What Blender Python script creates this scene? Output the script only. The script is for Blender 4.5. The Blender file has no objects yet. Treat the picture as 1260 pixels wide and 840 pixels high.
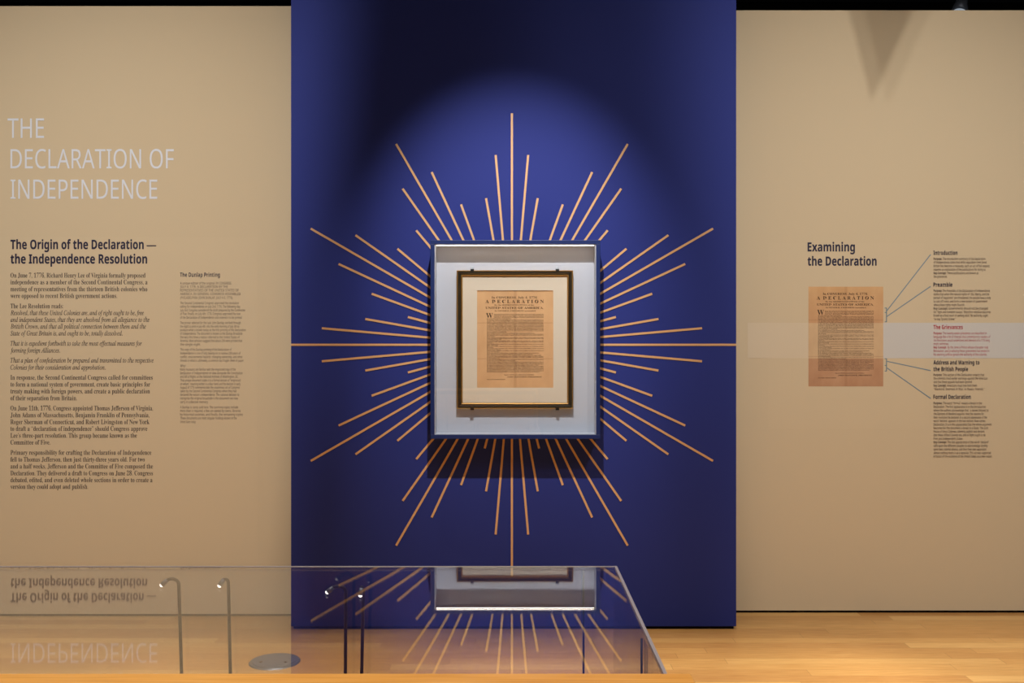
import bpy, bmesh, math, random
from mathutils import Vector, Matrix
random.seed(4)
SC = bpy.context.scene
COL = SC.collection

# ------------------------------------------------------------------ camera, world, light, exposure
F = 1203.0                       # focal length in pixels of the 1260-pixel-wide frame
H = 1.56                         # eye height
DB, DL, DR = 5.30, 5.544, 5.615  # distance of the blue wall, left and right wall
cam_data = bpy.data.cameras.new('camera')
cam_data.sensor_width = 36.0
cam_data.lens = 36.0 * F / 1260.0
cam = bpy.data.objects.new('camera', cam_data)
COL.objects.link(cam)
cam.location = (0, 0, H)
cam.rotation_euler = (math.pi / 2, 0, 0)
SC.camera = cam

SC.view_settings.view_transform = 'Standard'
SC.view_settings.look = 'None'
SC.view_settings.gamma = 1.0
SC.view_settings.use_curve_mapping = False
SC.view_settings.exposure = 0.0

world = bpy.data.worlds.new('gallery_dark')
SC.world = world
world.use_nodes = True
world.node_tree.nodes['Background'].inputs[0].default_value = (0.75, 0.85, 1.0, 1)
world.node_tree.nodes['Background'].inputs[1].default_value = 0.025


def spot(name, loc, aim, power, color, angle, blend, radius=0.05):
    d = bpy.data.lights.new(name, 'SPOT')
    d.energy = power
    d.color = color
    d.spot_size = math.radians(angle)
    d.spot_blend = blend
    d.shadow_soft_size = radius
    o = bpy.data.objects.new(name, d)
    COL.objects.link(o)
    o.location = loc
    o.rotation_euler = (Vector(aim) - Vector(loc)).to_track_quat('-Z', 'Y').to_euler()
    return o


def area(name, loc, aim, power, color, sx, sy):
    d = bpy.data.lights.new(name, 'AREA')
    d.shape = 'RECTANGLE'
    d.size, d.size_y = sx, sy
    d.energy = power
    d.color = color
    o = bpy.data.objects.new(name, d)
    COL.objects.link(o)
    o.location = loc
    o.rotation_euler = (Vector(aim) - Vector(loc)).to_track_quat('-Z', 'Y').to_euler()
    return o


WARM = (1.0, 0.98, 0.975)
# wall-wash spotlights (place, power), most with an added flap to shade the navy wall
WASH_LEFT = [((-2.25, DL - 4.2, 5.0), 840)]
WASH_RIGHT = [((2.15, DR - 4.2, 5.5), 270), ((2.055, DR - 4.2, 5.52), 115), ((2.30, DR - 4.2, 4.6), 450)]
for loc, power in WASH_LEFT:
    spot('spot_wall_text', loc, (-2.2, DL, 0.4), power, WARM, 80, 1.0, 0.02)
for loc, power in WASH_RIGHT:
    spot('spot_wall_examining', loc, (2.1, DR, 0.4), power, WARM, 80, 1.0, 0.025)
spot('spot_document', (0.0, DB - 2.3, 4.35), (0.0, DB, 1.82), 580, (1.0, 0.98, 0.98), 37.5, 0.95, 0.03)
spot('fill_spot_case', (-0.3, 0.7, 4.7), (-0.3, 1.35, 1.1), 570, (1.0, 0.93, 0.80), 46, 0.6, 0.04)  # unseen spot added to brighten the case and its wooden rail
for fx, fp in ((-2.5, 760), (-0.75, 1750), (0.85, 1650), (2.4, 900)):  # unseen downlights added to brighten the floor
    spot('fill_spot_floor', (fx, 4.0, 5.8), (fx, 4.02, 0.0), fp, (1.0, 0.92, 0.78), 31, 1.0, 0.05)
area('overhead_fill', (0.0, 1.6, 4.9), (0.0, 2.6, 0.0), 26, (1.0, 0.95, 0.9), 5.0, 1.2)  # unseen overhead panel added as general fill light

# ------------------------------------------------------------------ helpers


def lin(r, g, b):
    def f(c):
        c /= 255.0
        return c / 12.92 if c <= 0.04045 else ((c + 0.055) / 1.055) ** 2.4
    return (f(r), f(g), f(b), 1.0)


def mat(name, rgb, rough=0.6, metal=0.0, spec=0.4):
    m = bpy.data.materials.new(name)
    m.use_nodes = True
    b = m.node_tree.nodes['Principled BSDF']
    b.inputs['Base Color'].default_value = lin(*rgb)
    b.inputs['Roughness'].default_value = rough
    b.inputs['Metallic'].default_value = metal
    b.inputs['Specular IOR Level'].default_value = spec
    return m


def nodes_of(m):
    return m.node_tree.nodes, m.node_tree.links, m.node_tree.nodes['Principled BSDF']


def mathn(m, op, a, b=None):
    n = m.node_tree.nodes.new('ShaderNodeMath')
    n.operation = op
    for i, v in enumerate((a, b)):
        if v is None:
            continue
        if isinstance(v, (int, float)):
            n.inputs[i].default_value = v
        else:
            m.node_tree.links.new(v, n.inputs[i])
    return n.outputs[0]


def ramp(m, fac, stops):
    n = m.node_tree.nodes.new('ShaderNodeValToRGB')
    e = n.color_ramp.elements
    while len(e) < len(stops):
        e.new(0.5)
    for el, (p, c) in zip(e, stops):
        el.position = p
        el.color = lin(*c)
    m.node_tree.links.new(fac, n.inputs[0])
    return n.outputs[0]


def mixc(m, fac, a, b, mode='MIX'):
    n = m.node_tree.nodes.new('ShaderNodeMix')
    n.data_type = 'RGBA'
    n.blend_type = mode
    for i, v in ((0, fac), (6, a), (7, b)):
        if isinstance(v, (int, float)):
            n.inputs[i].default_value = v
        elif isinstance(v, tuple):
            n.inputs[i].default_value = v
        else:
            m.node_tree.links.new(v, n.inputs[i])
    return n.outputs[2]


def objcoord(m):
    t = m.node_tree.nodes.new('ShaderNodeTexCoord')
    s = m.node_tree.nodes.new('ShaderNodeSeparateXYZ')
    m.node_tree.links.new(t.outputs['Object'], s.inputs[0])
    return t.outputs['Object'], s.outputs


def noise(m, vec, scale, detail=3.0, stretch=None):
    n = m.node_tree.nodes.new('ShaderNodeTexNoise')
    n.inputs['Scale'].default_value = scale
    n.inputs['Detail'].default_value = detail
    if stretch:
        mp = m.node_tree.nodes.new('ShaderNodeMapping')
        mp.inputs['Scale'].default_value = stretch
        m.node_tree.links.new(vec, mp.inputs[0])
        vec = mp.outputs[0]
    m.node_tree.links.new(vec, n.inputs['Vector'])
    return n.outputs[0]


def paint(name, rgb, rough=0.75, spec=0.25, bump=0.02):
    m = mat(name, rgb, rough, 0, spec)
    N, L, b = nodes_of(m)
    vec, _ = objcoord(m)
    nz = noise(m, vec, 260, 2)
    bp = N.new('ShaderNodeBump')
    bp.inputs['Strength'].default_value = bump
    bp.inputs['Distance'].default_value = 0.002
    L.new(nz, bp.inputs['Height'])
    L.new(bp.outputs[0], b.inputs['Normal'])
    return m


def wood_planks(name, cols, row, length, rough):
    """strips running along x, each with its own tone and grain"""
    m = mat(name, (200, 150, 90), rough, 0, 0.5)
    N, L, b = nodes_of(m)
    vec, xyz = objcoord(m)
    r = mathn(m, 'DIVIDE', xyz[1], row)
    rid = mathn(m, 'FLOOR', r)
    wn = N.new('ShaderNodeTexWhiteNoise')
    wn.noise_dimensions = '1D'
    L.new(rid, wn.inputs['W'])
    xs = mathn(m, 'ADD', mathn(m, 'DIVIDE', xyz[0], length), mathn(m, 'MULTIPLY', wn.outputs[0], 7.3))
    pid = mathn(m, 'FLOOR', xs)
    comb = N.new('ShaderNodeCombineXYZ')
    L.new(rid, comb.inputs[0])
    L.new(pid, comb.inputs[1])
    w2 = N.new('ShaderNodeTexWhiteNoise')
    w2.noise_dimensions = '2D'
    L.new(comb.outputs[0], w2.inputs['Vector'])
    base = ramp(m, w2.outputs[0], cols)
    grain = noise(m, vec, 7, 5, (1.0, 26.0, 1.0))
    c = mixc(m, 0.32, base, ramp(m, grain, [(0.3, (150, 102, 52)), (0.7, (232, 190, 128))]))
    # seams between strips
    fr = mathn(m, 'FRACT', r)
    seam = mathn(m, 'LESS_THAN', fr, 0.025)
    fx = mathn(m, 'FRACT', xs)
    seam2 = mathn(m, 'LESS_THAN', fx, 0.002)
    s = mathn(m, 'MULTIPLY', mathn(m, 'MAXIMUM', seam, seam2), 0.45)
    L.new(mixc(m, s, c, lin(105, 68, 32)), b.inputs['Base Color'])
    return m


def clear(name, tint=(255, 255, 255), ior=1.49):
    """thin architectural glazing: mirrors by Fresnel, passes the rest straight through"""
    m = bpy.data.materials.new(name)
    m.use_nodes = True
    N, L = m.node_tree.nodes, m.node_tree.links
    N.remove(N['Principled BSDF'])
    out = N['Material Output']
    geo = N.new('ShaderNodeNewGeometry')
    mx = N.new('ShaderNodeMix')
    mx.data_type = 'FLOAT'
    mx.inputs[2].default_value = ior
    mx.inputs[3].default_value = 1.0 / ior
    L.new(geo.outputs['Backfacing'], mx.inputs[0])
    fr = N.new('ShaderNodeFresnel')
    L.new(mx.outputs[0], fr.inputs['IOR'])
    tr = N.new('ShaderNodeBsdfTransparent')
    tr.inputs[0].default_value = lin(*tint)
    gl = N.new('ShaderNodeBsdfGlossy')
    gl.inputs['Roughness'].default_value = 0.0
    ms = N.new('ShaderNodeMixShader')
    L.new(fr.outputs[0], ms.inputs[0])
    L.new(tr.outputs[0], ms.inputs[1])
    L.new(gl.outputs[0], ms.inputs[2])
    L.new(ms.outputs[0], out.inputs['Surface'])
    return m


def P(px, py, D):
    """a point seen at pixel (px, py) at distance D"""
    return Vector(((px - 630) * D / F, D, H - (py - 420) * D / F))


def new_obj(name, me, m, parent=None):
    o = bpy.data.objects.new(name, me)
    COL.objects.link(o)
    if m is not None and not me.materials:
        me.materials.append(m)
    if parent is not None:
        o.parent = parent
        o.matrix_parent_inverse = Matrix.Identity(4)
    return o


def mesh_of(name, bm):
    me = bpy.data.meshes.new(name)
    bm.normal_update()
    bm.to_mesh(me)
    bm.free()
    return me


def add_box(bm, a, b, bevel=0.0):
    x0, y0, z0 = (min(p, q) for p, q in zip(a, b))
    x1, y1, z1 = (max(p, q) for p, q in zip(a, b))
    r = bmesh.ops.create_cube(bm, size=1.0)
    for v in r['verts']:
        v.co = Vector((x0 + (v.co.x + .5) * (x1 - x0), y0 + (v.co.y + .5) * (y1 - y0), z0 + (v.co.z + .5) * (z1 - z0)))
    if bevel > 0:
        es = list({e for v in r['verts'] for e in v.link_edges})
        bmesh.ops.bevel(bm, geom=es, offset=bevel, segments=2, affect='EDGES', profile=0.5)


def box(name, a, b, m, parent=None, bevel=0.0, origin=(0, 0, 0)):
    bm = bmesh.new()
    o = Vector(origin)
    add_box(bm, Vector(a) - o, Vector(b) - o, bevel)
    ob = new_obj(name, mesh_of(name, bm), m, parent)
    if parent is None:
        ob.location = o
    return ob


def tube(bm, pts, r, seg=12, cap=True):
    pts = [Vector(p) for p in pts]
    rings = []
    prev = None
    for i, p in enumerate(pts):
        if i == 0:
            t = pts[1] - pts[0]
        elif i == len(pts) - 1:
            t = pts[-1] - pts[-2]
        else:
            t = (pts[i + 1] - p).normalized() + (p - pts[i - 1]).normalized()
        t.normalize()
        if prev is None:
            u = t.orthogonal().normalized()
        else:
            u = (prev - t * prev.dot(t)).normalized()
        prev = u
        w = t.cross(u)
        rr = r[i] if isinstance(r, (list, tuple)) else r
        rings.append([bm.verts.new(p + (u * math.cos(2 * math.pi * k / seg) + w * math.sin(2 * math.pi * k / seg)) * rr) for k in range(seg)])
    for a, b in zip(rings, rings[1:]):
        for k in range(seg):
            f = bm.faces.new((a[k], a[(k + 1) % seg], b[(k + 1) % seg], b[k]))
            f.smooth = True
    if cap:
        bm.faces.new(rings[0][::-1])
        bm.faces.new(rings[-1])


def thing(name, loc, label, cat, group=None):
    o = bpy.data.objects.new(name, None)
    o.empty_display_size = 0.05
    COL.objects.link(o)
    o.location = loc
    return tag(o, label, cat, group)


def tag(o, label, cat, group=None):
    o['label'] = label
    o['category'] = cat
    if group:
        o['group'] = group
    return o


def struct(o):
    o['kind'] = 'structure'
    return o


# ------------------------------------------------------------------ lettering
STY = {'serif': (0x1D400, 0x1D41A, 0x1D7CE), 'ital': (0x1D434, 0x1D44E, None),
       'sans': (0x1D5A0, 0x1D5BA, 0x1D7E2), 'sansb': (0x1D5D4, 0x1D5EE, 0x1D7EC), 'plain': None}


def styled(s, sty):
    out = []
    bold = False
    for ch in s:
        if ch == '*':
            bold = not bold
            continue
        k = STY['sansb' if bold else sty]
        if k is None:
            out.append(ch)
        elif 'A' <= ch <= 'Z':
            out.append(chr(k[0] + ord(ch) - 65))
        elif 'a' <= ch <= 'z':
            out.append('\u210e' if (sty == 'ital' and ch == 'h') else chr(k[1] + ord(ch) - 97))
        elif ch.isdigit() and k[2]:
            out.append(chr(k[2] + ord(ch) - 48))
        else:
            out.append(ch)
    return ''.join(out)


def glyphs(s, sty, res=2, offset=0.0):
    c = bpy.data.curves.new('lettering', 'FONT')
    c.body = styled(s, sty)
    c.resolution_u = res
    c.offset = offset
    c.fill_mode = 'FRONT'
    o = bpy.data.objects.new('lettering', c)
    COL.objects.link(o)
    dg = bpy.context.evaluated_depsgraph_get()
    dg.update()
    me = bpy.data.meshes.new_from_object(o.evaluated_get(dg))
    vs = [(v.co.x, v.co.y) for v in me.vertices]
    fs = [tuple(p.vertices) for p in me.polygons]
    bpy.data.objects.remove(o)
    bpy.data.curves.remove(c)
    bpy.data.meshes.remove(me)
    return vs, fs


CAPS = {}


def cap_height(sty):
    if sty not in CAPS:
        vs, _ = glyphs('H', sty)
        CAPS[sty] = max(y for x, y in vs) - min(y for x, y in vs)
    return CAPS[sty]


def text_data(lines, res=2, offset=0.0):
    """lines of (text, style, x0, x1, baseline, cap height); returns vertices (x, z down) and faces"""
    V, Fc = [], []
    for s, sty, x0, x1, base, cap in lines:
        vs, fs = glyphs(s, sty, res, offset)
        if not vs:
            continue
        a = min(x for x, y in vs)
        b = max(x for x, y in vs)
        sx = (x1 - x0) / (b - a)
        sy = cap / cap_height(sty)
        n = len(V)
        V += [(x0 + (x - a) * sx, base - y * sy) for x, y in vs]
        Fc += [tuple(i + n for i in f) for f in fs]
    return V, Fc


def wall_text(name, lines, D, m, parent=None, res=2, offset=0.0, off=0.0012, origin=None):
    """lettering cut from thin vinyl, stuck on the wall standing at distance D"""
    V, Fc = text_data(lines, res, offset)
    o = origin or Vector((0, 0, 0))
    co = [P(x, y, D) + Vector((0, -off, 0)) - o for x, y in V]
    me = bpy.data.meshes.new(name)
    me.from_pydata(co, [], Fc)
    # make every face look out of the wall
    bm = bmesh.new()
    bm.from_mesh(me)
    bm.normal_update()
    bmesh.ops.reverse_faces(bm, faces=[f for f in bm.faces if f.normal.y > 0])
    bm.to_mesh(me)
    bm.free()
    return new_obj(name, me, m, parent)


# ------------------------------------------------------------------ materials
M_beige = paint('beige_paint', (203, 183, 149), 0.8, 0.2)
M_film = paint('beige_print_film', (204, 184, 150), 0.78, 0.2)
M_blue = paint('navy_paint', (40, 51, 124), 0.7, 0.2)
M_caseblue = paint('navy_case_lacquer', (20, 40, 94), 0.45, 0.4)
M_black = mat('black_recess', (10, 9, 8), 0.9)
M_darkwall = paint('dark_gallery_paint', (30, 26, 22), 0.9, 0.1)
M_floor = wood_planks('oak_strip_floor', [(0.0, (188, 130, 66)), (0.35, (202, 146, 78)), (0.75, (212, 158, 88)), (1.0, (230, 180, 108))], 0.083, 1.35, 0.34)
M_rail = wood_planks('honey_oak_veneer', [(0.0, (222, 148, 46)), (1.0, (226, 154, 52))], 3.0, 40.0, 0.32)
M_gold = mat('matte_gold_ray', (214, 168, 118), 0.45, 0.0, 0.5)
M_white = paint('white_case_lining', (190, 196, 206), 0.7, 0.2)
M_glass = clear('acrylic')
M_vglass = clear('hood_glass', (252, 252, 253), 1.58)
M_edge = mat('polished_glass_edge', (150, 142, 146), 0.3, 0, 0.5)
M_bronze = mat('dark_bronze', (58, 47, 38), 0.4, 0.6)
M_dark = mat('black_plastic', (16, 15, 14), 0.5)
M_ink = mat('navy_vinyl', (30, 26, 52), 0.6)
M_body = mat('charcoal_vinyl', (68, 56, 53), 0.7)
M_small = mat('brown_grey_vinyl', (90, 76, 68), 0.7)
M_title = mat('pale_grey_vinyl', (214, 216, 220), 0.5)
M_red = mat('crimson_vinyl', (168, 30, 48), 0.6)
M_line = mat('slate_blue_vinyl', (112, 132, 142), 0.6)
M_band = mat('pale_highlight_film', (197, 191, 180), 0.6)
M_bandfaint = mat('faint_highlight_film', (207, 188, 157), 0.6)
M_mould = mat('ebonised_moulding', (44, 36, 22), 0.32, 0.0, 0.6)
M_gilt = mat('gilt_lip', (176, 134, 68), 0.38, 0.5)
M_mat = paint('cream_mount_board', (214, 204, 184), 0.85, 0.15)
M_steel = mat('brushed_steel', (112, 116, 124), 0.45, 0.5)

# ------------------------------------------------------------------ the room
fl = struct(box('floor', (-6, -3.5, -0.05), (6, 8.5, 0), M_floor))
TOPZ = 3.461
GAP = 0.016


def beige(name, x0, x1, D):
    w = struct(box(name, (x0, D, GAP), (x1, D + 0.14, TOPZ), M_beige))
    return w


beige('wall_left', -5.0, P(358, 0, DL).x + 0.12, DL)
beige('wall_right', P(906, 0, DR).x - 0.12, 5.0, DR)
bx0, bx1 = P(358, 0, DB).x, P(906, 0, DB).x
struct(box('wall_center', (bx0, DB, GAP), (bx1, DB + 0.235, 4.35), M_blue, bevel=0.002))
struct(box('baseboard_left', (-5.0, DL + 0.015, 0), (bx0 + 0.05, DL + 0.12, GAP), M_black))
struct(box('baseboard_right', (bx1 - 0.05, DR + 0.015, 0), (5.0, DR + 0.12, GAP), M_black))
struct(box('baseboard_center', (bx0 + 0.012, DB + 0.012, 0), (bx1 - 0.012, DB + 0.2, GAP), M_black))
struct(box('wall_back', (-6, 8.2, 0), (6, 8.4, 6.0), M_darkwall))
struct(box('ceiling', (-6, -3.5, 6.0), (6, 8.5, 6.1), M_darkwall))

# dark steel truss tube and lamp glimpsed above the right wall
bm = bmesh.new()
tube(bm, [(-5.5, 6.9, 3.98), (5.5, 6.9, 3.98)], 0.035, 12)
for k in range(-5, 6):
    tube(bm, [(k * 1.0, 6.9, 3.98), (k * 1.0, 6.9, 6.0)], 0.008, 8)
tag(new_obj('lighting_pipe', mesh_of('lighting_pipe', bm), M_dark), 'dark lighting pipe hanging in the black space above the beige walls', 'pipe')
sp = thing('track_spotlight', P(1186, 3, 6.7), 'small pale spotlight in the dark above the right beige wall', 'spotlight')
bm = bmesh.new()
tube(bm, [(0, 0, 0.06), (-0.03, -0.02, -0.02), (-0.055, -0.05, -0.09)], [0.028, 0.042, 0.058], 16)
new_obj('lamp_head', mesh_of('lamp_head', bm), M_steel, sp)
bm = bmesh.new()
tube(bm, [(0, 0, 0.06), (0, 0.1, 0.2)], 0.012, 8)
new_obj('bracket', mesh_of('bracket', bm), M_dark, sp)
M_lens = mat('cool_lamp_lens', (200, 210, 220), 0.3)
_b = M_lens.node_tree.nodes['Principled BSDF']
_b.inputs['Emission Color'].default_value = (0.75, 0.88, 1.0, 1)
_b.inputs['Emission Strength'].default_value = 0.3
bm = bmesh.new()
tube(bm, [(-0.050, -0.044, -0.082), (-0.062, -0.059, -0.105)], [0.050, 0.040], 16)
new_obj('lens', mesh_of('lens', bm), M_lens, sp)

# unseen flag, added and shaped to cast the wedge shadow on the right wall
LS = Vector(WASH_RIGHT[0][0])
tip, tl, tr = P(1072, 124, DR), P(1040, -6, DR), P(1132, -6, DR)
t = 0.5
q = [LS + (p - LS) * t for p in (tl, tr, tip)]
flag = thing('shadow_flag', (q[0] + q[1]) / 2 + Vector((0, 0, 0.02)), 'black pointed light flag added unseen to cast the wedge shadow on the right wall', 'light flag')
bm = bmesh.new()
vs = [bm.verts.new(p - flag.location) for p in q]
f = bm.faces.new(vs)
r = bmesh.ops.extrude_face_region(bm, geom=[f])
for v in r['geom']:
    if isinstance(v, bmesh.types.BMVert):
        v.co.y += 0.006
bmesh.ops.recalc_face_normals(bm, faces=bm.faces)
new_obj('panel', mesh_of('panel', bm), M_dark, flag)
bm = bmesh.new()
tube(bm, [(0, 0.003, -0.03), (0, 0.003, 6.0 - flag.location.z)], 0.008, 8)
new_obj('rod', mesh_of('rod', bm), M_dark, flag)


def wash_fixture(loc, side, label):
    """unseen wall-wash housing with a flap added to keep light off the navy wall"""
    lx, ly, lz = loc
    s_ = 1 if side == 'left' else -1
    edge = bx0 if side == 'left' else bx1
    slope = (edge + s_ * 0.42 - lx) / (DB - ly)
    slope_low = (edge - s_ * 0.25 - lx) / (DB - ly)
    root = thing('wall_wash_spotlight', (lx, ly - 0.06, lz + 0.12), label, 'spotlight', 'wall wash spotlights')
    bm = bmesh.new()
    tube(bm, [(0, -0.16, 0.12), (0, -0.06, 0.02), (0, -0.02, -0.02)], [0.03, 0.045, 0.048], 16)
    new_obj('lamp_head', mesh_of('lamp_head', bm), M_dark, root)
    a0 = Vector((lx + s_ * 0.055, ly, lz))
    if s_ * slope_low * 0.32 < 0.055:
        a0.x = lx + slope_low * 0.32
    bm = bmesh.new()
    vs = [Vector((a0.x, ly, lz - 0.2)), Vector((a0.x, ly, lz + 0.1)), Vector((lx + slope_low * 0.32, ly + 0.32, lz - 0.5)), Vector((lx + slope * 0.32, ly + 0.32, lz - 0.05))]
    vs = [v - root.location for v in vs]
    lo = [bm.verts.new(v) for v in (vs[0], vs[2], vs[3], vs[1])]
    hi = [bm.verts.new(v.co + Vector((s_ * 0.004, 0, 0))) for v in lo]
    bm.faces.new(lo)
    bm.faces.new(hi[::-1])
    for i in range(4):
        bm.faces.new((lo[i], lo[(i + 1) % 4], hi[(i + 1) % 4], hi[i]))
    bmesh.ops.recalc_face_normals(bm, faces=bm.faces)
    new_obj('cutoff_flap', mesh_of('cutoff_flap', bm), M_dark, root)


wash_fixture(WASH_LEFT[0][0], 'left', 'unseen black wall wash spotlight with added light-cutting flap before the left wall')
wash_fixture(WASH_RIGHT[2][0], 'right', 'lower unseen black wall wash spotlight with added light-cutting flap before the right wall')
wash_fixture(WASH_RIGHT[1][0], 'right', 'higher unseen black wall wash spotlight with added light-cutting flap before the right wall')

# floor outlet cover
dcx = P(338, 814, 1)
dd = H * F / (814 - 420)
dp = thing('floor_outlet_cover', ((338 - 630) * dd / F, dd, 0), 'round blue-grey metal outlet cover set in the wooden floor', 'outlet cover')
bm = bmesh.new()
bmesh.ops.create_cone(bm, cap_ends=True, segments=48, radius1=0.124, radius2=0.118, depth=0.006, matrix=Matrix.Translation((0, 0, 0.003)))
new_obj('rim', mesh_of('rim', bm), M_steel, dp)
bm = bmesh.new()
bmesh.ops.create_cone(bm, cap_ends=True, segments=48, radius1=0.106, radius2=0.104, depth=0.003, matrix=Matrix.Translation((0, 0, 0.0075)))
new_obj('lid', mesh_of('lid', bm), mat('blue_grey_metal', (96, 100, 112), 0.5, 0.2), dp)
for sx in (-0.06, 0.06):
    bm = bmesh.new()
    bmesh.ops.create_cone(bm, cap_ends=True, segments=12, radius1=0.008, radius2=0.007, depth=0.003, matrix=Matrix.Translation((sx, -0.03, 0.0102)))
    new_obj('screw', mesh_of('screw', bm), M_dark, dp)

# ------------------------------------------------------------------ sunburst on the blue wall
DF = 5.15      # front of the wall case
CX, CY = 629.9, 424.0
QUAD = [(396.1, 403.7), (449.6, 392.3), (502, 389.9), (457.4, 361.3), (416.8, 324.7), (382.5, 281.2), (437.5, 289.3),
        (489.1, 306.0), (512.2, 283.4), (495.5, 232.1), (487.5, 177.2), (531.2, 211.8), (567.3, 251.5), (596.4, 296.5), (598.1, 243.9), (609.9, 190.8)]
rays = []
for (x, y) in QUAD:
    dx, dy = CX - x, CY - y
    for sx in (-1, 1):
        for sy in (-1, 1):
            rays.append((sx * dx, sy * dy))
rays += [(0, -284.5), (0, 284.5), (358.2 - CX, 0), (905.8 - CX, 0)]
sun = thing('sunburst', P(CX, CY, DB), 'golden sunburst of thin radiating rays on the navy wall behind the case', 'wall decoration')
RW = 0.0118
for (dx, dy) in rays:
    k = DB / F
    d = Vector((dx, 0, -dy)) * k
    L = d.length
    u = d / L
    # start where the case meets the wall
    ex = (P(738.0, 0, DF).x if u.x > 0 else P(530.2, 0, DF).x) - sun.location.x
    ez = (P(0, 296.0, DF).z if u.z > 0 else P(0, 539.2, DF).z) - sun.location.z
    s0 = min(ex / u.x if abs(u.x) > 1e-6 else 9, ez / u.z if abs(u.z) > 1e-6 else 9)
    if s0 > L - 0.005:
        continue
    if dy < 0 and abs(dx) < 35 and -dy < 130 and dx != 0:
        continue                                   # these short ones are behind the case
    n = Vector((u.z, 0, -u.x))
    bm = bmesh.new()
    a, b = u * s0, u * L
    c = [a + n * RW / 2, b + n * RW / 2, b - n * RW / 2, a - n * RW / 2]
    lo = [bm.verts.new(p + Vector((0, -0.0003, 0))) for p in c]
    hi = [bm.verts.new(p + Vector((0, -0.003, 0))) for p in c]
    bm.faces.new(hi)
    for i in range(4):
        bm.faces.new((lo[i], lo[(i + 1) % 4], hi[(i + 1) % 4], hi[i]))
    bmesh.ops.recalc_face_normals(bm, faces=bm.faces)
    new_obj('ray', mesh_of('ray', bm), M_gold, sun)

# ------------------------------------------------------------------ wall case

DK = 5.235     # face of its backboard
wc = thing('wall_display_case', (P(634, 417.5, DF).x, DB, P(634, 417.5, DF).z), 'shallow navy display case with white lining mounted on the blue wall', 'display case')


def ring(bm, x0, x1, y0, y1, w, DFr, ya, yb):
    """a rectangular frame given by its outline in pixels at distance DFr, between depths ya and yb"""
    A, B = P(x0, y1, DFr), P(x1, y0, DFr)
    xa, xb, za, zb = A.x, B.x, A.z, B.z
    add_box(bm, (xa, ya, zb - w), (xb, yb, zb), 0.0015)
    add_box(bm, (xa, ya, za), (xb, yb, za + w), 0.0015)
    add_box(bm, (xa, ya, za + w), (xa + w, yb, zb - w), 0.0015)
    add_box(bm, (xb - w, ya, za + w), (xb, yb, zb - w), 0.0015)


def off(o, root):
    o.data.transform(Matrix.Translation(-root.location))
    return o


bm = bmesh.new()
ring(bm, 529.6, 738.6, 295.3, 539.8, 0.0215, DF, DF, DB)
off(new_obj('case_body', mesh_of('case_body', bm), M_caseblue, wc), wc)
bm = bmesh.new()
ring(bm, 534.6, 733.6, 300.3, 534.8, 0.004, DF, DF + 0.006, DB - 0.002)
off(new_obj('lining', mesh_of('lining', bm), M_white, wc), wc)
A, B = P(535.4, 534.0, DF), P(732.8, 301.1, DF)
off(box('backboard', (A.x, DK, A.z), (B.x, DB, B.z), M_white, wc), wc)
off(box('front_pane', (A.x, DF + 0.002, A.z), (B.x, DF + 0.0055, B.z), M_glass, wc), wc)

# slim light strip along the top of the case, just behind the lip
M_led = mat('led_strip', (255, 244, 228), 0.4)
_b = M_led.node_tree.nodes['Principled BSDF']
_b.inputs['Emission Color'].default_value = (1.0, 0.84, 0.70, 1)
_b.inputs['Emission Strength'].default_value = 11.0
A, B = P(537, 302, DF), P(731, 300.9, DF)
off(box('light_strip', (A.x, DF + 0.007, B.z - 0.0053), (B.x, DF + 0.013, B.z - 0.0035), M_led, wc), wc)

# framed broadside
DFF = 5.198
fd = thing('framed_document', (P(633.6, 418, DK).x, DK, P(633.6, 418, DK).z), 'old printed broadside in a black and gold frame inside the navy wall case', 'framed document')


def frame_profile(bm, rect, prof):
    """mitred moulding round rect = (x0, x1, z0, z1); prof = [(inset, depth y)]"""
    x0, x1, z0, z1 = rect
    loops = []
    for ins, y in prof:
        loops.append([bm.verts.new(v) for v in ((x0 + ins, y, z0 + ins), (x1 - ins, y, z0 + ins), (x1 - ins, y, z1 - ins), (x0 + ins, y, z1 - ins))])
    for a, b in zip(loops, loops[1:]):
        for i in range(4):
            bm.faces.new((a[i], a[(i + 1) % 4], b[(i + 1) % 4], b[i]))
    bmesh.ops.recalc_face_normals(bm, faces=bm.faces)


A, B = P(561.8, 502.9, DFF), P(705.3, 332.4, DFF)
rect = (A.x, B.x, A.z, B.z)
bm = bmesh.new()
frame_profile(bm, rect, [(0.0, DK), (0.0, DFF + 0.006), (0.003, DFF + 0.001), (0.0065, DFF + 0.004)])
off(new_obj('outer_edge', mesh_of('outer_edge', bm), M_gilt, fd), fd)
bm = bmesh.new()
frame_profile(bm, rect, [(0.0065, DFF + 0.0045), (0.0085, DFF - 0.001), (0.014, DFF - 0.001), (0.020, DFF + 0.006), (0.0235, DFF + 0.007)])
off(new_obj('moulding', mesh_of('moulding', bm), M_mould, fd), fd)
bm = bmesh.new()
frame_profile(bm, rect, [(0.0235, DFF + 0.0072), (0.026, DFF + 0.003), (0.030, DFF + 0.006), (0.033, DFF + 0.016)])
off(new_obj('inner_lip', mesh_of('inner_lip', bm), M_gilt, fd), fd)
off(box('backing', (rect[0] + 0.003, DFF + 0.022, rect[2] + 0.003), (rect[1] - 0.003, DK - 0.0005, rect[3] - 0.003), M_dark, fd), fd)
DM = DFF + 0.013
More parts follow.
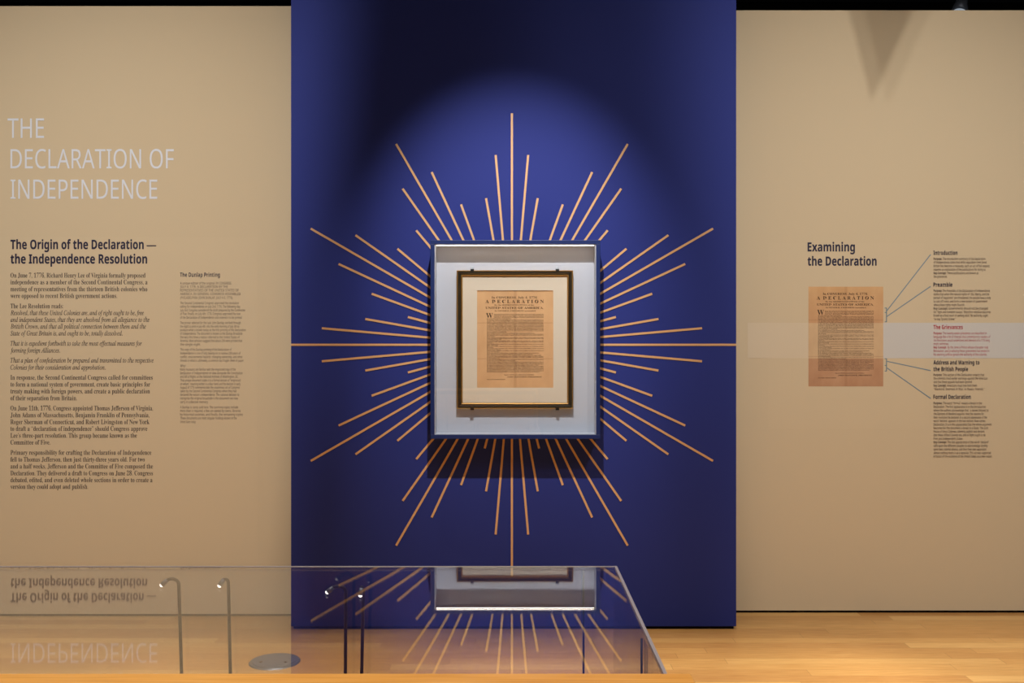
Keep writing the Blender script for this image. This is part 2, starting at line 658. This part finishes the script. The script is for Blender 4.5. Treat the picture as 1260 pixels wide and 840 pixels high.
# mount board with a window
PX = (587.0, 680.8, 357.2, 476.9)
A, B = P(PX[0], PX[3], DM), P(PX[1], PX[2], DM)
wx0, wx1, wz0, wz1 = A.x, B.x, A.z, B.z
bm = bmesh.new()
ox0, ox1, oz0, oz1 = rect[0] + 0.026, rect[1] - 0.026, rect[2] + 0.026, rect[3] - 0.026
for a, b in (((ox0, oz0), (ox1, wz0)), ((ox0, wz1), (ox1, oz1)), ((ox0, wz0), (wx0, wz1)), ((wx1, wz0), (ox1, wz1))):
    add_box(bm, (a[0], DM, a[1]), (b[0], DM + 0.004, b[1]))
off(new_obj('mount_board', mesh_of('mount_board', bm), M_mat, fd), fd)


def parchment(name, stops):
    m = mat(name, (205, 168, 122), 0.85, 0, 0.15)
    N, L, b = nodes_of(m)
    tc = N.new('ShaderNodeTexCoord')
    s = N.new('ShaderNodeSeparateXYZ')
    L.new(tc.outputs['Generated'], s.inputs[0])
    base = ramp(m, s.outputs[2], stops)
    nz = noise(m, tc.outputs['Generated'], 3.5, 6, (1.2, 1.0, 1.0))
    c = mixc(m, 0.22, base, ramp(m, nz, [(0.3, (150, 106, 66)), (0.7, (222, 186, 140))]))
    fx = mathn(m, 'LESS_THAN', mathn(m, 'ABSOLUTE', mathn(m, 'SUBTRACT', s.outputs[0], 0.5)), 0.018)
    f1 = mathn(m, 'LESS_THAN', mathn(m, 'ABSOLUTE', mathn(m, 'SUBTRACT', s.outputs[2], 0.665)), 0.005)
    f2 = mathn(m, 'LESS_THAN', mathn(m, 'ABSOLUTE', mathn(m, 'SUBTRACT', s.outputs[2], 0.30)), 0.005)
    f = mathn(m, 'MULTIPLY', mathn(m, 'MAXIMUM', fx, mathn(m, 'MAXIMUM', f1, f2)), 0.2)
    L.new(mixc(m, f, c, lin(142, 96, 62)), b.inputs['Base Color'])
    return m


M_paper = parchment('aged_rag_paper', [(0.0, (216, 172, 124)), (1.0, (218, 176, 128))])
sheet = off(box('sheet', (wx0 - 0.002, DM + 0.0045, wz0 - 0.002), (wx1 + 0.002, DM + 0.0055, wz1 + 0.002), M_paper, fd), fd)

DECL = ("hen in the Course of human Events, it becomes necessary for one People to dissolve the Political Bands which have connected them with another, and to assume among the Powers of the Earth, the separate and equal Station to which the Laws of Nature and of Nature’s God entitle them, a decent Respect to the Opinions of Mankind requires that they should declare the causes which impel them to the Separation.|"
        "We hold these Truths to be self-evident, that all Men are created equal, that they are endowed by their Creator with certain unalienable Rights, that among these are Life, Liberty, and the Pursuit of Happiness--That to secure these Rights, Governments are instituted among Men, deriving their just Powers from the Consent of the Governed, that whenever any Form of Government becomes destructive of these Ends, it is the Right of the People to alter or to abolish it, and to institute new Government, laying its Foundation on such Principles, and organizing its Powers in such Form, as to them shall seem most likely to effect their Safety and Happiness. Prudence, indeed, will dictate that Governments long established should not be changed for light and transient Causes; and accordingly all Experience hath shewn, that Mankind are more disposed to suffer, while Evils are sufferable, than to right themselves by abolishing the Forms to which they are accustomed. Such has been the patient Sufferance of these Colonies; and such is now the Necessity which constrains them to alter their former Systems of Government. To prove this, let Facts be submitted to a candid World.|"
        "He has refused his Assent to Laws, the most wholesome and necessary for the public Good.|"
        "He has forbidden his Governors to pass Laws of immediate and pressing Importance, unless suspended in their Operation till his Assent should be obtained; and when so suspended, he has utterly neglected to attend to them.|"
        "He has refused to pass other Laws for the Accommodation of large Districts of People, unless those People would relinquish the Right of Representation in the Legislature, a Right inestimable to them, and formidable to Tyrants only.|"
        "He has called together Legislative Bodies at Places unusual, uncomfortable, and distant from the Depository of their public Records, for the sole Purpose of fatiguing them into Compliance with his Measures.|"
        "He has dissolved Representative Houses repeatedly, for opposing with manly Firmness his Invasions on the Rights of the People.|"
        "He has obstructed the Administration of Justice, by refusing his Assent to Laws for establishing Judiciary Powers.|"
        "He has made Judges dependent on his Will alone, for the Tenure of their Offices, and the Amount and Payment of their Salaries.|"
        "He has erected a Multitude of new Offices, and sent hither Swarms of Officers to harrass our People, and eat out their Substance.|"
        "He has kept among us, in Times of Peace, Standing Armies, without the consent of our Legislatures.|"
        "He has affected to render the Military independent of and superior to the Civil Power.|"
        "He has plundered our Seas, ravaged our Coasts, burnt our Towns, and destroyed the Lives of our People.|"
        "He is, at this Time, transporting large Armies of foreign Mercenaries to compleat the Works of Death, Desolation, and Tyranny, already begun with circumstances of Cruelty and Perfidy, scarcely paralleled in the most barbarous Ages.|"
        "In every stage of these Oppressions we have Petitioned for Redress in the most humble Terms: Our repeated Petitions have been answered only by repeated Injury.|"
        "Nor have we been wanting in Attentions to our British Brethren. We have warned them from Time to Time of Attempts by their Legislature to extend an unwarrantable Jurisdiction over us. They too have been deaf to the Voice of Justice and of Consanguinity. We must, therefore, acquiesce in the Necessity, which denounces our Separation, and hold them, as we hold the rest of Mankind, Enemies in War, in Peace, Friends.|"
        "We, therefore, the Representatives of the UNITED STATES OF AMERICA, in General Congress, Assembled, appealing to the Supreme Judge of the World for the Rectitude of our Intentions, do, in the Name, and by Authority of the good People of these Colonies, solemnly Publish and Declare, That these United Colonies are, and of Right ought to be, Free and Independent States; that they are absolved from all Allegiance to the British Crown. And for the support of this Declaration, with a firm Reliance on the Protection of divine Providence, we mutually pledge to each other our Lives, our Fortunes, and our sacred Honor.")


def broadside_lines():
    """in a unit sheet: x 0..1, z 0 (top) .. 1.278 (bottom)"""
    k = 1.0 / 562.0                          # zoomed sheet was 562 wide
    L = [('In CONGRESS, July 4, 1776.', 'serif', 108 * k, 447 * k, 59 * k, 15 * k),
         ('A  D E C L A R A T I O N', 'serif', 62 * k, 492 * k, 93 * k, 24 * k),
         ('By the REPRESENTATIVES of the', 'serif', 128 * k, 420 * k, 112 * k, 9 * k),
         ('UNITED STATES OF AMERICA,', 'serif', 62 * k, 490 * k, 136 * k, 15 * k),
         ('In GENERAL CONGRESS assembled.', 'serif', 130 * k, 435 * k, 155 * k, 9 * k),
         ('W', 'serif', 66 * k, 116 * k, 203 * k, 36 * k)]
    y = 178.0
    pitch = 9.0
    n = 0
    for para in DECL.split('|'):
        words = para.split()
        cur = ''
        rows = []
        for w in words:
            lim = 92 if n + len(rows) < 4 else 106
            if len(cur) + len(w) + 1 > lim:
                rows.append((cur, True))
                cur = w
            else:
                cur = (cur + ' ' + w).strip()
        rows.append((cur, False))
        for s, full in rows:
            xa = 124 if n < 4 else 72
            xb = 490 if full else xa + (490 - xa) * min(1.0, max(0.12, len(s) / 106.0))
            L.append((s, 'serif', xa * k, xb * k, y * k, 6.4 * k))
            y += pitch
            n += 1
    sc = (612 - 178) / (y - 178)
    L = L[:6] + [(s, st, a, b, (178 + (yy / k - 178) * sc) * k, 6.0 * k) for (s, st, a, b, yy, c) in L[6:]]
    L += [('Signed by ORDER and in BEHALF of the CONGRESS,', 'serif', 200 * k, 420 * k, 626 * k, 6 * k),
          ('JOHN HANCOCK, PRESIDENT.', 'serif', 222 * k, 480 * k, 643 * k, 9 * k),
          ('Attest. CHARLES THOMSON, SECRETARY.', 'serif', 72 * k, 210 * k, 660 * k, 6 * k)]
    return L


BV, BF = text_data(broadside_lines(), res=1)


def ink_mesh(name, W, Ht):
    me = bpy.data.meshes.new(name)
    me.from_pydata([(x * W, 0.0, -z * Ht / 1.278) for x, z in BV], [], BF)
    bm = bmesh.new()
    bm.from_mesh(me)
    bm.normal_update()
    bmesh.ops.reverse_faces(bm, faces=[f for f in bm.faces if f.normal.y > 0])
    bm.to_mesh(me)
    bm.free()
    return me


M_press = mat('iron_gall_print', (48, 28, 15), 0.8)
ink = new_obj('printed_text', ink_mesh('printed_text', wx1 - wx0, wz1 - wz0), M_press, sheet)
ink.location = Vector((wx0, DM + 0.0040, wz1)) - fd.location

# clips that hold the frame on the backboard
clipspots = [(581.0, 331.8, 1, 'upper left'), (685.9, 331.8, 1, 'upper right'), (581.0, 503.4, -1, 'lower left'), (685.9, 503.4, -1, 'lower right')]
for (px, py, s, where) in clipspots:
    loc = P(px, py, DFF)
    loc.y = DK
    cl = thing('frame_clip', loc, 'small black clip gripping the %s of the black and gold document frame' % (where + ' edge'), 'clip', 'clips holding the document frame')
    d = DK - DFF
    z = loc.z
    bm = bmesh.new()
    add_box(bm, (-0.009, -d + 0.004, 0.0), (0.009, 0, s * 0.004))
    add_box(bm, (-0.009, -d - 0.004, -s * 0.007), (0.009, -d - 0.001, s * 0.004))
    add_box(bm, (-0.009, -d - 0.004, 0.0005 * s), (0.009, -d + 0.005, s * 0.004))
    new_obj('bracket', mesh_of('bracket', bm), M_dark, cl)
    bm = bmesh.new()
    add_box(bm, (-0.008, -0.012, s * 0.004), (0.008, 0, s * 0.018), 0.002)
    new_obj('clear_pad', mesh_of('clear_pad', bm), mat('clear_pad', (190, 196, 204), 0.2), cl)

# ------------------------------------------------------------------ lettering, left wall
tt = thing('wall_title', P(13, 245, DL), 'large pale grey capitals reading THE DECLARATION OF INDEPENDENCE on the left beige wall', 'lettering')
for row in (('THE', 'sans', 9.4, 54.3, 169.7, 24.0), ('DECLARATION OF', 'sans', 13, 214, 207.1, 23.6), ('INDEPENDENCE', 'sans', 13, 193.6, 244.5, 23.6)):
    wall_text('title_line', [row], DL, M_title, tt, res=4, origin=tt.location)

org = thing('origin_text', P(13, 600, DL), 'long dark text block headed The Origin of the Declaration on the left wall', 'wall text')
wall_text('heading', [('The Origin of the Declaration —', 'sansb', 13, 192.3, 306.3, 11.2), ('the Independence Resolution', 'sansb', 13, 181.2, 324.1, 11.2)], DL, M_ink, org, res=3, offset=0.012, origin=org.location)
PAR = [
    ('serif', [('On June 7, 1776, Richard Henry Lee of Virginia formally proposed', 179, 338.8), ('independence as a member of the Second Continental Congress, a', 181.6, 347.1),
               ('meeting of representatives from the thirteen British colonies who', 181.3, 355.6), ('were opposed to recent British government actions.', 144.3, 363.9)]),
    ('serif', [('The Lee Resolution reads:', 78, 376.6)]),
    ('ital', [('Resolved, that these United Colonies are, and of right ought to be, free', 177, 384.9), ('and independent States, that they are absolved from all allegiance to the', 184, 393.3),
              ('British Crown, and that all political connection between them and the', 179.6, 401.6), ('State of Great Britain is, and ought to be, totally dissolved.', 151, 410)]),
    ('ital', [('That it is expedient forthwith to take the most effectual measures for', 174.6, 422.5), ('forming foreign Alliances.', 74, 431)]),
    ('ital', [('That a plan of confederation be prepared and transmitted to the respective', 189, 443.3), ('Colonies for their consideration and approbation.', 130, 451.9)]),
    ('serif', [('In response, the Second Continental Congress called for committees', 188, 464.4), ('to form a national system of government, create basic principles for', 184.8, 472.8),
               ('treaty making with foreign powers, and create a public declaration', 184.5, 481.2), ('of their separation from Britain.', 94.9, 489.7)]),
    ('serif', [('On June 11th, 1776, Congress appointed Thomas Jefferson of Virginia,', 188.3, 502.1), ('John Adams of Massachusetts, Benjamin Franklin of Pennsylvania,', 183.9, 510.6),
               ('Roger Sherman of Connecticut, and Robert Livingston of New York', 183.9, 519), ('to draft a “declaration of independence” should Congress approve', 181.4, 527.3),
               ('Lee’s three-part resolution. This group became known as the', 168.6, 535.7), ('Committee of Five.', 61.9, 544.1)]),
    ('serif', [('Primary responsibility for crafting the Declaration of Independence', 186.4, 556.7), ('fell to Thomas Jefferson, then just thirty-three years old. For two', 178.2, 565.1),
               ('and a half weeks, Jefferson and the Committee of Five composed the', 188.3, 573.6), ('Declaration. They delivered a draft to Congress on June 28. Congress', 188.3, 582),
               ('debated, edited, and even deleted whole sections in order to create a', 187.7, 590.4), ('version they could adopt and publish.', 108.6, 598.6)]),
]
for sty, rows in PAR:
    wall_text('paragraph', [(s, sty, 13, x1, yc + 2.6, 5.7) for s, x1, yc in rows], DL, M_body, org, res=2, offset=0.010 if sty == 'ital' else 0.0, origin=org.location)

prt = thing('printing_text', P(222, 520, DL), 'narrow column of small print headed The Dunlap Printing on the left wall', 'wall text')
wall_text('heading', [('The Dunlap Printing', 'sansb', 221.6, 270.6, 340.5, 5.2)], DL, M_ink, prt, res=3, origin=prt.location)
A, B = P(-60, 692, DL), P(317, 292, DL)
off(box('backing_film', (A.x, DL - 0.0006, A.z), (B.x, DL - 0.0002, B.z), M_film, prt), prt)
PRT = [
    [('A unique edition of the original: IN CONGRESS,', 285, 348.4), ('JULY 4, 1776. A DECLARATION BY THE', 280.3, 352.7), ('REPRESENTATIVES OF THE UNITED STATES OF', 293.8, 357.1), ('AMERICA, IN GENERAL CONGRESS ASSEMBLED', 296, 361.6), ('(PHILADELPHIA: JOHN DUNLAP, JULY 4-5, 1776)', 286.3, 366.2)],
    [('The Second Continental Congress approved the resolution', 293.8, 372.8), ('calling for independence on July 2nd, 1776. The following day,', 296, 377.1), ('July 3rd, Congress considered the draft prepared by the Committee', 301.6, 381.6), ('of Five. Finally, on July 4th, 1776, Congress approved the text', 296, 386), ('of the Declaration of Independence and ordered it to be printed.', 298, 390.6)],
    [('The printer selected for the task, John Dunlap, worked through', 296.3, 397.1), ('the night to print in July 4th, into the early morning of July 5th to', 294.4, 401.5), ('produce what is known today as the first printing of the Declaration', 302.5, 405.9), ('of Independence. The document is known as the Dunlap Broadside', 298.4, 410.3), ('the very first time a nation referred to the United States of', 295, 414.8), ('America. Most scholars suggest that about 200 were printed that', 298.1, 419.2), ('the single night.', 246.9, 423.7)],
    [('This copy of the Dunlap printing of the Declaration of', 285, 430), ('Independence is one of only twenty-six to survive 250 years of', 296, 434.5), ('conflict, environmental hazards, changing ownership, and other', 298.5, 439), ('threats to what is, ultimately, a common but fragile sheet of paper.', 300.3, 443.5)],
    [('Why?', 228.5, 449.9), ('Many museums are familiar with the engrossed copy of the', 290, 454.4), ('Declaration of Independence on view alongside the Constitution', 298.5, 458.9), ('and Bill of Rights at the National Archives in Washington, DC.', 293.4, 463.3), ('That unique document states it is a formal version of “engrossed', 296, 467.8), ('on vellum,” meaning written in a clear hand, and the decision in early', 296, 472.3), ('August of 1776 commemorates the unanimous act of Congress', 295, 476.6), ('taken by the Second Continental Congress when they had', 291, 481), ('declared the nation’s independence. The national decision to', 294.4, 485.5), ('recognise the original broadside is the document we now', 292.8, 489.9), ('carry in collective memory.', 256.3, 494.4)],
    [('A Dunlap is rarely sold here. The surviving copies include', 293.1, 500.9), ('more than is required: a few are owned by towns, libraries', 296, 505.3), ('by historical societies, and finally, the remaining copies', 299.1, 509.8), ('These documents are most singular holdings known in the', 291.3, 514.3), ('United States today.', 241, 518.8)],
]
for rows in PRT:
    wall_text('paragraph', [(s, 'sans', 221.8, x1, yc + 1.4, 3.1) for s, x1, yc in rows], DL, M_small, prt, res=1, origin=prt.location)

# ------------------------------------------------------------------ right wall diagram
hd = wall_text('wall_heading', [('Examining', 'sansb', 993.6, 1051.9, 309.1, 10.8), ('the Declaration', 'sansb', 993.6, 1078.6, 326.6, 10.9)], DR, M_ink, res=3, offset=0.012)
tag(hd, 'dark navy heading reading Examining the Declaration on the right beige wall', 'lettering')


def film(name, x0, x1, y0, y1, m, offy, root, th=0.0004):
    A, B = P(x0, y1, DR), P(x1, y0, DR)
    return off(box(name, (A.x, DR - offy - th, A.z), (B.x, DR - offy, B.z), m, root), root)


dg = thing('declaration_diagram', P(1040, 530, DR), 'printed diagram of a brown document with pale band and pointer lines on right wall', 'wall graphic')
o = film('outer_film', 945, 1137, 299, 527.5, M_film, 0.0002, dg)
o = film('inner_film', 974.5, 1105.5, 336.5, 492.5, M_film, 0.0006, dg)
film('faint_highlight', 920, 994.5, 397, 440.5, M_bandfaint, 0.0008, dg)
film('highlight_band', 1086.7, 1330, 397, 440.5, M_band, 0.0008, dg)
M_copy = parchment('document_reproduction', [(0.0, (176, 130, 98)), (0.278, (184, 138, 104)), (0.282, (204, 172, 132)), (0.634, (208, 176, 136)), (0.638, (196, 148, 106)), (1.0, (208, 164, 114))])
cp = film('document_print', 994.7, 1086.7, 352.6, 475.2, M_copy, 0.0012, dg)
A, B = P(994.7, 475.2, DR), P(1086.7, 352.6, DR)
ink2 = new_obj('printed_text', ink_mesh('printed_text_copy', B.x - A.x, B.z - A.z), M_press, cp)
ink2.location = Vector((A.x, DR - 0.0019, B.z)) - dg.location


def stroke(bm, p, q, w):
    a, b = P(p[0], p[1], DR), P(q[0], q[1], DR)
    u = (b - a).normalized()
    n = Vector((u.z, 0, -u.x)) * (w * DR / F / 2)
    y0, y1 = Vector((0, -0.0008, 0)), Vector((0, -0.0014, 0))
    lo = [bm.verts.new(v + y0) for v in (a + n, b + n, b - n, a - n)]
    hi = [bm.verts.new(v + y1) for v in (a + n, b + n, b - n, a - n)]
    fs = [bm.faces.new(hi)]
    for i in range(4):
        fs.append(bm.faces.new((lo[i], lo[(i + 1) % 4], hi[(i + 1) % 4], hi[i])))
    bmesh.ops.recalc_face_normals(bm, faces=fs)


for p, q in (((1091, 382.4), (1145, 313)), ((1091, 389.4), (1145, 352.2)), ((1091.5, 444.4), (1145, 455.8)), ((1091.5, 452.6), (1145, 490))):
    bm = bmesh.new()
    stroke(bm, p, q, 1.15)
    off(new_obj('pointer_line', mesh_of('pointer_line', bm), M_line, dg), dg)
for y0, y1, ticks in ((378.6, 396.0, (378.8, 384.3, 395.8)), (441, 456.6, (441.2, 449.5, 456.4))):
    bm = bmesh.new()
    stroke(bm, (1090.7, y0), (1090.7, y1), 1.15)
    for ty in ticks:
        stroke(bm, (1088.5, ty), (1091, ty), 1.0)
    off(new_obj('bracket', mesh_of('bracket', bm), M_line, dg), dg)

SEC = [
    ('introduction_text', 'first small text block on right wall headed Introduction', M_ink, M_small,
     [('Introduction', 1178, 310.8)],
     [('*Purpose:* The introduction summary of the Declaration', 1212.3, 318.3), ('of Independence states that while separation from Great', 1213.9, 322.6), ('Britain has become a necessity, such an act of full respect', 1217.4, 327.1), ('requires an explanation of the justifications for doing so.', 1213, 331.5), ('*Key Concept:* These justifications are known as', 1203.8, 335.8), ('the grievances.', 1165.4, 340.1)]),
    ('preamble_text', 'small text block on right wall headed Preamble', M_ink, M_small,
     [('Preamble', 1171.6, 350)],
     [('*Purpose:* The Preamble of the Declaration of Independence', 1217.8, 357.6), ('states that when the natural rights of “life, liberty, and the', 1217, 361.8), ('pursuit of happiness” are threatened, the people have a duty', 1219, 366.2), ('to cast off rulers and form a new system of government', 1214.7, 370.6), ('where these rights might flourish.', 1186.8, 375), ('*Key Concept:* Governments should not be changed', 1215.4, 379.3), ('for “light and transient causes,” therefore rebellion becomes', 1219, 383.7), ('known as a final resort in seeking relief. No authority ought', 1215.4, 388), ('“to stay Tyrants forever.”', 1176, 392.4)]),
    ('grievances_text', 'crimson text block on right wall headed The Grievances over pale band', M_red, M_red,
     [('The Grievances', 1184.5, 402.2)],
     [('*Purpose:* The twenty-seven grievances are described in', 1213.9, 409.9), ('language like a list of charges that contemporary readers of', 1218.5, 414.2), ('the Revolution would understand and demand of a 1776 king', 1217.4, 418.6), ('might withdraw.', 1167.4, 422.9), ('*Key Concept:* By the time a Prince whose character was', 1215.7, 427.2), ('Revolution, and practicing these grievances had ended in', 1217.1, 431.6), ('his seeming unfit to govern the authority of the colonies.', 1214.3, 436)]),
    ('address_text', 'small text block on right wall headed Address and Warning to the British People', M_ink, M_small,
     [('Address and Warning to', 1205.1, 445.7), ('the British People', 1191, 453.8)],
     [('*Purpose:* This section of the Declaration asserts that', 1210.9, 461), ('the colonists tried earlier warnings against the American', 1214.9, 465.3), ('and that these appeals had been ignored.', 1196.2, 469.7), ('*Key Concept:* Americans must now hold them', 1201.9, 474.1), ('“Mankind, Enemies in War, in Peace, Friends.”', 1211.4, 478.5)]),
    ('formal_declaration_text', 'lowest small text block on right wall headed Formal Declaration', M_ink, M_small,
     [('Formal Declaration', 1194.3, 488)],
     [('*Purpose:* The word “formal” means a break in the', 1208, 495.8), ('Declaration. The first appearance is in the Introduction', 1212.8, 500.2), ('where the authors acknowledge that “a decent Respect to', 1216.2, 504.6), ('the Opinions of Mankind requires” that the reasons for', 1210.5, 509), ('their revolution be declared. In a second appearance of the', 1214.3, 513.3), ('word “declare” appears in the last section. Now comes', 1212.2, 517.6), ('Declaration. It is in this appearance that the whole argument', 1220, 522), ('becomes for the document a break to a State. The past', 1215.8, 526.3), ('House of King’s Colonies, solemnly publish and declare,', 1211.4, 530.6), ('that these United Colonies are, and of Right ought to be', 1212.4, 535), ('Free and Independent States.', 1184.8, 539.4), ('*Key Concept:* The last appearance of the word “declare”', 1216.6, 543.7), ('calls upon the different peoples to acknowledge kinship', 1215.2, 548.1), ('same laws, colonial alliance, and then their own separation', 1213.3, 552.5), ('almost nothing marks it as a separate. This act was supported', 1219, 556.9), ('in favour of the existence of the United States as a new nation.', 1220.6, 561.2)]),
]
for name, label, mh, mb, heads, rows in SEC:
    r = thing(name, P(1148.5, rows[-1][2], DR), label, 'wall text')
    wall_text('heading', [(s, 'sansb', 1148.4, x1, yc + 2.6, 5.1) for s, x1, yc in heads], DR, mh, r, res=3, origin=r.location, off=0.002)
    wall_text('body_text', [(s, 'sans', 1148.6, x1, yc + 1.4, 3.0) for s, x1, yc in rows], DR, mb, r, res=1, origin=r.location, off=0.002)


# ------------------------------------------------------------------ glass display case in front
DH = 0.450                       # how far its glass top lies below eye level
ZG = H - DH
YB = DH * F / 277.0              # back edge, seen at pixel row 697
YR = (DH - 0.007) * F / 408.0    # back edge of the wooden rail, seen at pixel row 828
XR = (757.0 - 630) * YB / F
XL = -1.45
TH = 0.004
YF = YR - 0.012
DECK = 0.80
gc = thing('display_case', (-0.6, 1.6, 0), 'wide glass-topped display case with honey oak base in front of the navy wall', 'display case')


def gpart(name, a, b, m, bevel=0.0, parent=None):
    o = box(name, a, b, m, gc if parent is None else parent, bevel)
    return off(o, gc)


gpart('plinth', (XL - 0.04, 1.06, 0.0), (0.243, YB + 0.06, DECK), M_rail, 0.003)
gpart('top_pane', (XL, YF, ZG - TH), (XR, YB, ZG), M_vglass)
gpart('back_pane', (XL, YB - TH, DECK), (XR, YB, ZG - TH), M_vglass)
gpart('side_pane', (XR - TH, YF, DECK), (XR, YB - TH, ZG - TH), M_vglass)
gpart('side_pane', (XL, YF, DECK), (XL + TH, YB - TH, ZG - TH), M_vglass)
# ground bright edge along the right and back of the top
gpart('polished_edge', (XR - 0.001, YF, ZG - 0.006), (XR + 0.0042, YB + 0.004, ZG + 0.0008), M_edge, 0.0006)
gpart('polished_edge', (XL, YB, ZG - 0.0025), (XR - 0.001, YB + 0.004, ZG + 0.0006), M_edge, 0.0006)
xr = (850.0 - 630) * YR / F
gpart('front_rail', (XL - 0.04, 1.06, DECK), (xr, YR, ZG + 0.007), M_rail, 0.002)


# slender lamps inside the case
def case_light(px, y_top, px_bot, px_tip, py_tip, Yd, label):
    top = P(px, y_top, Yd)
    bot = Vector(((px_bot - 630) * Yd / F, Yd, DECK))
    # stem leans so that its lower end passes px_bot at row 828
    zb = H - (828 - 420) * Yd / F
    k = (top.z - DECK) / (top.z - zb)
    bot.x = top.x + (bot.x - top.x) * k
    tipv = P(px_tip, py_tip, Yd - 0.004)
    root = thing('case_light', bot, label, 'lamp', 'slender lamps inside the glass case')
    w = tipv.x - top.x
    arc = []
    n = 10
    for i in range(n + 1):
        a = math.pi * 0.80 * i / n
        arc.append(Vector((top.x + w * (1 - math.cos(a)) / (1 - math.cos(math.pi * 0.8)), Yd + (tipv.y - Yd) * i / n, top.z - abs(top.z - tipv.z) * 0.9 + math.sin(a) * abs(top.z - tipv.z) * 0.9)))
    pts = [bot] + arc
    bm = bmesh.new()
    tube(bm, [p - bot for p in pts], 0.0033, 12)
    new_obj('stem', mesh_of('stem', bm), M_bronze, root)
    d = (arc[-1] - arc[-2]).normalized()
    e = arc[-1] - bot
    bm = bmesh.new()
    tube(bm, [e - d * 0.004, e + d * 0.010], [0.0042, 0.0048], 14)
    hd_ = new_obj('lamp_head', mesh_of('lamp_head', bm), M_steel, root)
    m = bpy.data.materials.get('led_lens')
    if m is None:
        m = mat('led_lens', (255, 250, 240), 0.3)
        b = m.node_tree.nodes['Principled BSDF']
        b.inputs['Emission Color'].default_value = (1.0, 0.95, 0.88, 1)
        b.inputs['Emission Strength'].default_value = 3.0
    bm = bmesh.new()
    bmesh.ops.create_uvsphere(bm, u_segments=14, v_segments=8, radius=0.0042, matrix=Matrix.Translation(e + d * 0.010))
    for f_ in bm.faces:
        f_.smooth = True
    new_obj('lens', mesh_of('lens', bm), m, hd_)


YL = YB - 0.022
case_light(220, 711.5, 223.5, 204, 720, YL, 'bent bronze stem lamp in the glass case, first from the left')
case_light(281, 712, 283.5, 274, 718, YL, 'bent bronze stem lamp in the glass case, second from the left')
case_light(425.5, 720.5, 425, 408, 729, YL - 0.03, 'bent dark stem lamp in the glass case before navy wall, left of its close pair')
case_light(447, 721.5, 445, 444.5, 731, YL - 0.03, 'bent dark stem lamp in the glass case before navy wall, right of its close pair')


def post(px, Yd, r, label):
    z1 = ZG - TH
    loc = Vector(((px - 630) * Yd / F, Yd, DECK))
    o = thing('support_post', loc, label, 'post', 'thin posts inside the glass case')
    bm = bmesh.new()
    tube(bm, [(0, 0, 0.004), (0, 0, z1 - DECK)], r, 12)
    new_obj('rod', mesh_of('rod', bm), M_dark, o)
    bm = bmesh.new()
    tube(bm, [(0, 0, 0), (0, 0, 0.005)], 0.012, 16)
    new_obj('foot', mesh_of('foot', bm), M_bronze, o)


post(718, YB - 0.02, 0.0022, 'straight thin black post in the glass case under the reflected frame corner')
post(789.5, (XR - 0.008) * F / 159.5, 0.0018, 'straight thin black post beside the right edge of the glass case')
